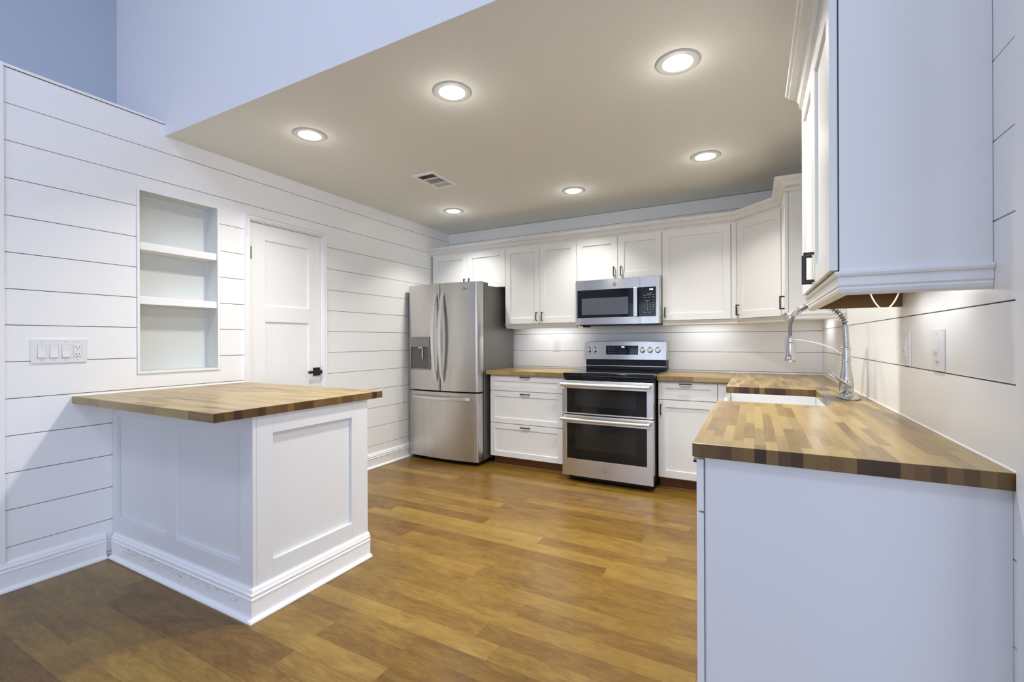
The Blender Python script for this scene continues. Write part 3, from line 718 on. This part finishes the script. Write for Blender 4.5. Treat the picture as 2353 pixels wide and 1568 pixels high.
# ================================================================== range
o = thing('range', (2.118, -.4, 0), 'stainless steel double-oven electric range with glass cooktop', 'range')
rx0, rx1 = 1.738, 2.498
MB().box(rx0+.004, rx1-.004, -.715, -.02, .055, .895).build('body', M_BLKP, o, bevel=.002)
m = MB(); m.box(rx0+.03, rx1-.03, -.69, -.05, .012, .055)
for xx in (rx0+.05, rx1-.05): m.cyl((xx, -.66, 0), (xx, -.66, .02), .016); m.cyl((xx, -.08, 0), (xx, -.08, .02), .016)
m.build('base', M_BLKP, o)
m = MB(); m.box(rx0-.004, rx1+.003, -.742, -.10, .896, .9235); m.box(rx0+.002, rx1-.002, -.738, -.716, .872, .896); m.build('cooktop', M_GLASS, o, bevel=.006, segs=3, label='black glass cooktop with rounded front lip')
# backguard
m = MB(); m.box(rx0+.004, rx1-.004, -.150, -.022, .9240, 1.024); m.build('backguard_riser', M_BLKP, o, bevel=.003)
m = MB(); m.box(rx0+.004, rx1-.004, -.158, -.149, .956, .961); m.build('riser_trim', M_HAND, o)
m = MB(); n = 16; sec = []
for k in range(n+1):
    t = k/n; x = rx0-.004+(rx1-rx0+.006)*t; bz = .006*math.sin(PI*t); yb = -.006*math.sin(PI*t)
    sec.append([(x, -.172+yb, 1.018), (x, -.160+yb, 1.186+bz), (x, -.024, 1.188+bz), (x, -.024, 1.018)])
m.strip(sec); cpn = m.build('control_panel', M_STEELH, o, bevel=.003)
def cpy(x, z): t = (x-rx0)/(rx1-rx0); return -.172-.006*math.sin(PI*min(max(t,0),1))+(z-1.018)/.168*.012
nrm = Vector((0, -1, .071)).normalized()
dx0, dx1, dz0, dz1 = 1.948, 2.250, 1.065, 1.150
def tilted(m, xa, xb, za, zb_, lift, th):
    P = lambda x, z, d: Vector((x, cpy(x, z), z))+nrm*d
    n_ = 8; secs = []
    for k in range(n_+1):
        x = xa+(xb-xa)*k/n_; secs.append([P(x, za, lift-th), P(x, za, lift), P(x, zb_, lift), P(x, zb_, lift-th)])
    m.strip(secs)
m = MB(); tilted(m, dx0, dx1, dz0, dz1, .0015, .006); disp = m.build('display_glass', M_GLASS, cpn)
m = MB(); xq = 2.108; m.text('1:06', Vector((xq, cpy(xq, 1.137), 1.137))+nrm*.002, X, nrm, .019, .0003); m.build('clock_digits', M_LED, disp, label='lit white clock digits reading 1:06')
m = MB()
for r_, z in enumerate((1.127, 1.107, 1.085)):
    for k, x in enumerate((1.974, 1.998, 2.022, 2.180, 2.205, 2.230)):
        m.text(('Bake', 'Broil', 'Roast', 'Warm', 'Proof', 'Clean')[(k+r_) % 6], Vector((x, cpy(x, z), z))+nrm*.0018, X, nrm, .0075, .0002)
for j, z in enumerate((1.101, 1.083)):
    for k in range(5):
        x = 2.048+k*.021; m.text(str((j*5+k+1) % 10), Vector((x, cpy(x, z), z))+nrm*.0018, X, nrm, .010, .0002)
m.build('button_labels', M_MARK, disp)
for kx in (1.779, 1.837, 2.290, 2.358, 2.426):
    zc2 = 1.110; c0 = Vector((kx, cpy(kx, zc2), zc2))
    m = MB(); m.lathe([(0, 0), (.0265, 0), (.0265, .004), (.021, .006), (.0195, .022), (.017, .025), (0, .025)], c0, nrm, 28)
    u = X; v = nrm.cross(u)
    kb = m.build('knob', M_CHROME, cpn)
    m = MB(); q = []
    for a, b_, c_ in ((-1, -1, .024), (1, -1, .024), (1, 1, .024), (-1, 1, .024), (-1, -1, .034), (1, -1, .034), (1, 1, .034), (-1, 1, .034)):
        q.append(m.bm.verts.new(c0+u*a*.004+v*b_*.0185+nrm*c_))
    for f in ((0,3,2,1),(4,5,6,7),(0,1,5,4),(1,2,6,5),(2,3,7,6),(3,0,4,7)): m.bm.faces.new([q[i] for i in f])
    m.build('grip', M_HAND, kb, bevel=.001)
for kx in (1.779, 1.837, 2.290, 2.358, 2.426):
    m = MB()
    for dx_, dz_ in ((0, .042), (-.018, .036), (.018, .036), (0, -.038)):
        p = Vector((kx+dx_, cpy(kx, 1.11+dz_), 1.11+dz_)); m.text('OFF' if dz_ < 0 else '-' if dx_ else 'o', p+nrm*.0008, X, nrm, .0075, .0002)
    m.build('dial_marking', M_DARKM, cpn)
# oven doors
def odoor(z0, z1, wz0, wz1, hz, name, logo):
    yf = -.770; m = MB(); wx0, wx1 = 1.780, 2.447
    m.box(rx0, rx1, yf+.0, -.717, z0, wz0); m.box(rx0, rx1, yf, -.717, wz1, z1); m.box(rx0, wx0, yf, -.717, wz0, wz1); m.box(wx1, rx1, yf, -.717, wz0, wz1)
    dd = m.build(name, M_STEELH, o, bevel=.002)
    MB().box(wx0, wx1, yf+.003, -.72, wz0, wz1).build('door_glass', M_GLASS, dd)
    ins = .075; MB().box(wx0+ins, wx1-ins-.01, yf+.0018, yf+.0035, wz0+(wz1-wz0)*.28, wz1-.012).build('oven_window', M_WIN, dd, bevel=.0005)
    m = MB(); xa, xb = rx0+.008, rx1-.020; n = 20; pts = [(xa+(xb-xa)*k/n, -.822-.010*math.sin(PI*k/n), hz) for k in range(n+1)]
    m.tube(pts, .0155, 16)
    for xx in (xa+.012, xb-.012): m.tube([(xx, yf+.001, hz+.004), (xx, -.80, hz+.004), (xx, -.820, hz)], .013, 12)
    m.build('handle', M_HAND, dd)
    if logo:
        m = MB(); lx, lz = 2.112, .128
        m.lathe([(0, 0), (.0175, 0), (.0175, .0022), (.0155, .0028), (.0150, .0014), (0, .0014)], (lx, yf, lz), -Y, 32); bd = m.build('badge', M_DISP, dd)
        m = MB(); m.text('GE', (lx, yf-.0018, lz), X, -Y, .018, .0004); m.build('badge_letters', M_MARK, bd)
odoor(.578, .862, .590, .795, .831, 'upper_oven_door', False)
odoor(.055, .570, .200, .500, .540, 'lower_oven_door', True)

# ================================================================== microwave
o = thing('microwave', (2.108, -.2, 1.343), 'stainless steel over-the-range microwave hung under the short cabinet', 'microwave')
mx0, mx1, mz0, mz1 = 1.724, 2.4935, 1.345, 1.750
MB().box(mx0+.004, mx1-.004, -.352, -.004, mz0+.008, mz1).build('case', M_BLKP, o, bevel=.002)
def ycur(x):      # front skin, curving back at the right-hand edge
    e = mx1-x; y = -.396
    if e < .030: y += .030*(1-math.sqrt(max(0, 1-((.030-e)/.030)**2)))*.9
    e = x-mx0
    if e < .008: y += .008-math.sqrt(max(0, .008**2-(.008-e)**2))
    return y
def skin(m, xa, xb, za, zb_, y_back=-.353, off=0, n=12):
    secs = []
    for k in range(n+1):
        x = xa+(xb-xa)*k/n; y = ycur(x)-off; secs.append([(x, y_back, za), (x, y, za), (x, y, zb_), (x, y_back, zb_)])
    m.strip(secs)
xs1 = 2.3175
m = MB(); wz0, wz1 = 1.407, 1.661; wx0, wx1 = 1.744, xs1-.001
skin(m, mx0, xs1-.001, mz0, wz0); skin(m, mx0, xs1-.001, wz1, mz1); skin(m, mx0, wx0, wz0, wz1, n=6)
md = m.build('door', M_STEELH, o)
m = MB(); m.box(wx0, wx1, -.3945, -.353, wz0, wz1); gl = m.build('door_glass', M_GLASS, md)
MB().box(1.786, 2.215, -.3958, -.3944, 1.433, 1.585).build('door_window', M_MWIN, gl, bevel=.0006)
m = MB(); m.box(2.266, 2.300, -.428, -.418, 1.407, 1.661); m.box(2.272, 2.294, -.420, -.394, 1.409, 1.43); m.box(2.272, 2.294, -.420, -.394, 1.638, 1.659); m.build('handle', M_HAND, md, bevel=.003)
m = MB(); skin(m, xs1+.001, mx1, mz0, wz0, n=18); skin(m, xs1+.001, mx1, wz1, mz1, n=18); skin(m, 2.452, mx1, wz0, wz1, n=14); mc = m.build('control_side', M_STEELH, o)
m = MB(); m.box(xs1+.001, 2.452, -.3955, -.353, wz0, wz1); cg = m.build('control_glass', M_GLASS, mc)
yk = -.3956
m = MB(); m.text('1:06', (2.412, yk, 1.640), X, -Y, .020, .0003); m.build('clock_digits', M_LED, cg, label='lit white clock digits reading 1:06')
m = MB()
for i, row in enumerate(('123', '456', '789', '.0<')):
    for j, ch in enumerate(row): m.text(ch, (2.356+j*.024, yk, 1.524-i*.0195), X, -Y, .013, .0002)
for x, z, t_ in ((2.360, 1.590, 'Popcorn'), (2.395, 1.592, 'Beverage'), (2.431, 1.592, 'Reheat'), (2.360, 1.570, 'Potato'), (2.395, 1.571, 'Cook'), (2.431, 1.573, 'Defrost'), (2.431, 1.548, 'Timer'), (2.431, 1.528, 'Power'), (2.431, 1.508, 'Vent'), (2.431, 1.489, 'Light'), (2.431, 1.469, 'Start'), (2.360, 1.440, 'Cancel'), (2.396, 1.440, 'Off')):
    m.text(t_, (x, yk, z), X, -Y, .0080, .0002)
m.text('Add 30 Sec', (2.378, yk, 1.542), X, -Y, .0085, .0002); m.box(2.372, 2.422, yk-.0004, yk+.0002, 1.605, 1.6065)
m.build('button_labels', M_MARK, cg)
m = MB(); lx, lz = 2.092, 1.704; m.lathe([(0, 0), (.0165, 0), (.0165, .0022), (.0145, .0028), (.0140, .0014), (0, .0014)], (lx, -.396, lz), -Y, 32); bd = m.build('badge', M_DISP, md)
m = MB(); m.text('GE', (lx, -.3978, lz), X, -Y, .017, .0004); m.build('badge_letters', M_MARK, bd)
m = MB(); m.box(mx0+.03, mx1-.02, -.35, -.05, mz0-.008, mz0+.008); m.box(mx0+.05, mx0+.10, -.33, -.25, mz0-.022, mz0-.008); m.build('underside_vent', M_BLKP, o)

# ================================================================== switches and outlets
def slots(m, fr, u, v, s=1.0):
    m.fbox(fr, u-.0080*s, u-.0058*s, v-.0005, v+.0075, 0, .0006); m.fbox(fr, u+.0055*s, u+.0075*s, v, v+.007, 0, .0006)
    m.fbox(fr, u-.002, u+.002, v-.0095, v-.0055, 0, .0006)
def plate(fr, u, v, w, h, name, label, cat, gangs, group, t=.006):
    o = thing(name, tuple(fr[0]+fr[1]*u+Vector((0, 0, v))), label, cat, group)
    pl = MB().fbox(fr, u-w/2, u+w/2, v-h/2, v+h/2, .0002, t).build('cover_plate', M_WPLAS, o, bevel=.0025)
    n = len(gangs); F2_ = (fr[0]+fr[2]*t, fr[1], fr[2])
    for k, g in enumerate(gangs):
        uu = u+(k-(n-1)/2)*.046
        if g == 'o':
            rc = MB().fbox(F2_, uu-.0165, uu+.0165, v-.0335, v+.0335, -.001, .0015).build('receptacle', M_WPLAS, o, bevel=.001)
            m = MB(); F3 = (F2_[0]+fr[2]*.0015, fr[1], fr[2]); slots(m, F3, uu, v+.017); m.build('plug_slots', M_BLKP, rc); m = MB(); slots(m, F3, uu, v-.021); m.build('plug_slots', M_BLKP, rc)
            m = MB()
            m.fbox(F2_, uu-.017, uu-.0165, v-.0335, v+.0335, 0, .0004); m.fbox(F2_, uu+.0165, uu+.017, v-.0335, v+.0335, 0, .0004); m.fbox(F2_, uu-.017, uu+.017, v-.0342, v-.0335, 0, .0004); m.build('receptacle_gap', M_DARKM, rc)
        elif g == 's':
            m = MB(); P = lambda a, b, c: m.bm.verts.new(F2_[0]+F2_[1]*a+Vector((0, 0, b))+F2_[2]*c)
            a0_, a1_ = uu-.0155, uu+.0155; z0_, z1_ = v-.0325, v+.0325
            pr = [(z0_, .006), (v, .002), (z1_, .0015), (z1_, -.001), (z0_, -.001)]
            A = [P(a0_, z, d_) for z, d_ in pr]; B = [P(a1_, z, d_) for z, d_ in pr]
            m.bm.faces.new(A); m.bm.faces.new(B)
            for i in range(5): m.bm.faces.new([A[i], A[(i+1) % 5], B[(i+1) % 5], B[i]])
            rk = m.build('rocker', M_WPLAS, o, bevel=.0006)
            m = MB(); m.fbox(F2_, uu-.0172, uu+.0172, v-.0342, v+.0342, -.0005, .0005); m.build('rocker_surround', M_MARK, rk)
        elif g == 'd':
            rk = MB().fbox(F2_, uu-.016, uu+.016, v-.033, v+.033, -.001, .0035).build('dimmer_body', M_WPLAS, o, bevel=.001)
            MB().fbox(F2_, uu-.002, uu+.012, v-.010, v+.006, .003, .0075).build('slider', M_WPLAS, rk, bevel=.001)
            MB().fbox(F2_, uu-.002, uu+.012, v-.010, v-.004, .0072, .0078).build('slider_mark', M_MARK, rk)
    for k in range(n):
        uu = u+(k-(n-1)/2)*.046
        for s_ in (-1, 1): MB().lathe([(.0028, 0), (.0028, .0008), (0, .0010)], F2_[0]+F2_[1]*uu+Vector((0, 0, v+s_*.048)), fr[2], 12).build('screw', M_MARK, o)
    return o
FL = FR(0, 0, Y, X)
plate(FL, -3.433, 1.155, .218, .125, 'switch_plate', 'white four-gang plate with three rocker switches and one outlet on the left wall', 'light switch', ['s', 's', 's', 'o'], None)
FBK = FR(0, 0, X, -Y)
plate(FBK, 1.373, 1.153, .078, .122, 'wall_outlet', 'white duplex outlet on the back wall between refrigerator and range', 'outlet', ['o'], 'back wall outlets')
plate(FBK, 3.460, 1.153, .078, .122, 'wall_outlet', 'white outlet on the back wall behind the tap spray head', 'outlet', ['o'], 'back wall outlets')
FRW = FR(W, 0, -Y, -X)
plate(FRW, 2.290, 1.166, .098, .128, 'dimmer_switch', 'white slider dimmer on the right wall, the one nearer the tap', 'light switch', ['d'], 'dimmers on the right wall')
plate(FRW, 2.612, 1.166, .098, .128, 'dimmer_switch', 'white slider dimmer on the right wall, the one nearer the camera', 'light switch', ['d'], 'dimmers on the right wall')

# ================================================================== ceiling vent
o = thing('ceiling_vent', (.985, -1.545, H), 'white rectangular air vent with louvres in the ceiling', 'vent')
vx0, vx1, vy0, vy1 = .887, 1.087, -1.702, -1.392; zt_ = H-.0005
m = MB(); b = .026
m.box(vx0, vx1, vy0, vy0+b, zt_-.010, zt_); m.box(vx0, vx1, vy1-b, vy1, zt_-.010, zt_); m.box(vx0, vx0+b, vy0+b, vy1-b, zt_-.010, zt_); m.box(vx1-b, vx1, vy0+b, vy1-b, zt_-.010, zt_)
m.box(vx0+b, vx1-b, -1.603, -1.590, zt_-.010, zt_); m.box(vx0+b, vx1-b, -1.496, -1.486, zt_-.010, zt_)
m.build('frame', M_TRIM, o, bevel=.002)
MB().box(vx0+b, vx1-b, vy0+b, vy1-b, zt_-.001, zt_).build('duct_shade', M_VENTD, o)  # flat dark sheet standing for the shade inside the duct
m = MB()
for k in range(9): x = vx0+b+.008+k*.0160; m.face([(x, -1.590, zt_-.008), (x, -1.496, zt_-.008), (x+.001, -1.496, zt_-.003), (x+.001, -1.590, zt_-.003)])
for k in range(5): y = vy1-b-.006-k*.0125; m.face([(vx0+b, y, zt_-.009), (vx1-b, y, zt_-.009), (vx1-b, y-.013, zt_-.002), (vx0+b, y-.013, zt_-.002)])
for k in range(5): y = vy0+b+.004+k*.0125; m.face([(vx0+b, y, zt_-.009), (vx1-b, y, zt_-.009), (vx1-b, y+.011, zt_-.003), (vx0+b, y+.011, zt_-.003)])
bmesh.ops.solidify(m.bm, geom=m.bm.faces[:], thickness=.0012); m.build('louvres', M_TRIM, o)

# ================================================================== recessed downlights
LP = [(.796, -2.538, 'over the island, leftmost of the front three'), (1.843, -2.518, 'front middle of the ceiling'), (2.890, -2.231, 'nearest the near right wall cabinet, largest in view'),
      (.615, -.775, 'nearest the refrigerator'), (1.853, -.783, 'in front of the microwave cabinets'), (2.902, -1.024, 'nearest the corner wall cabinet')]
def downlight(x, y, lab):
    pw = (LAMP_WF*.72 if x < 1 else LAMP_WF) if y < -2 else LAMP_W
    o = thing('downlight', (x, y, H), 'lit round recessed downlight with white trim, ' + lab, 'ceiling light', 'recessed ceiling downlights')
    MB().lathe([(.064, -.0005), (.066, -.006), (.092, -.0065), (.0975, -.003), (.098, -.0005), (.064, -.0005)], (x, y, H), 'z', 48).build('trim_ring', M_RING, o)
    MB().lathe([(0, -.0042), (.064, -.0042), (.064, -.0012), (0, -.0012)], (x, y, H), 'z', 40).build('lens', M_LENS, o)
    l = bpy.data.lights.new('downlight_lamp', 'AREA'); l.shape = 'DISK'; l.size = .125; l.energy = pw; l.color = LAMP_COL; l.spread = math.radians(135 if y < -2 else 105)
    lo = bpy.data.objects.new('downlight_lamp', l); C.objects.link(lo); lo.parent = o; lo.location = (0, 0, -.007)
    g = bpy.data.lights.new('ceiling_fill', 'POINT'); g.energy = pw*(.030 if y < -2 else .05); g.color = LAMP_COL; g.shadow_soft_size = .03  # extra point light added below the lamp to brighten the ceiling
    go = bpy.data.objects.new('ceiling_fill', g); C.objects.link(go); go.parent = o; go.location = (0, 0, -.09)
    return o
for a in LP: downlight(*a)

# ================================================================== under-cabinet lights and their cable
def under(x0, x1, y0, y1, z, power, label):
    o = thing('under_cabinet_light', ((x0+x1)/2, (y0+y1)/2, z), label, 'light', 'under-cabinet light bars')
    MB().box(x0, x1, y0, y1, z-.008, z-.0005).build('housing', M_WPLAS, o, bevel=.001)
    MB().box(x0+.004, x1-.004, y0+.003, y1-.003, z-.0095, z-.0082).build('lens', M_STRIP, o)
    l = bpy.data.lights.new('light_bar_lamp', 'AREA'); l.shape = 'RECTANGLE'; l.size = x1-x0; l.size_y = y1-y0; l.energy = power; l.color = UC_COL
    lo = bpy.data.objects.new('light_bar_lamp', l); C.objects.link(lo); lo.parent = o; lo.location = (0, 0, -.011)
under(1.08, 1.60, -.17, -.145, ZB, 1.1, 'slim lit bar under the two-door cabinet left of the microwave')
under(2.60, 3.02, -.17, -.145, ZB, .75, 'slim lit bar under the wide-door cabinet right of the microwave')
under(3.57, 3.595, -2.85, -2.40, ZG-.004, .6, 'slim lit bar under the near right wall cabinet')
under(3.585, 3.610, -.58, -.22, ZB, .55, 'slim lit bar under the corner wall cabinet beside the right wall')
m = MB(); pts = []
for k in range(17):
    t = k/16; pts.append((3.55+.085*t, -2.42+.0*t, ZG-.006-.068*math.sin(PI*t)**.8))
m.tube(pts, .0024, 8); m.build('light_cable', M_CABLE, label='thin white cable looping below the near right cabinet', cat='cable')
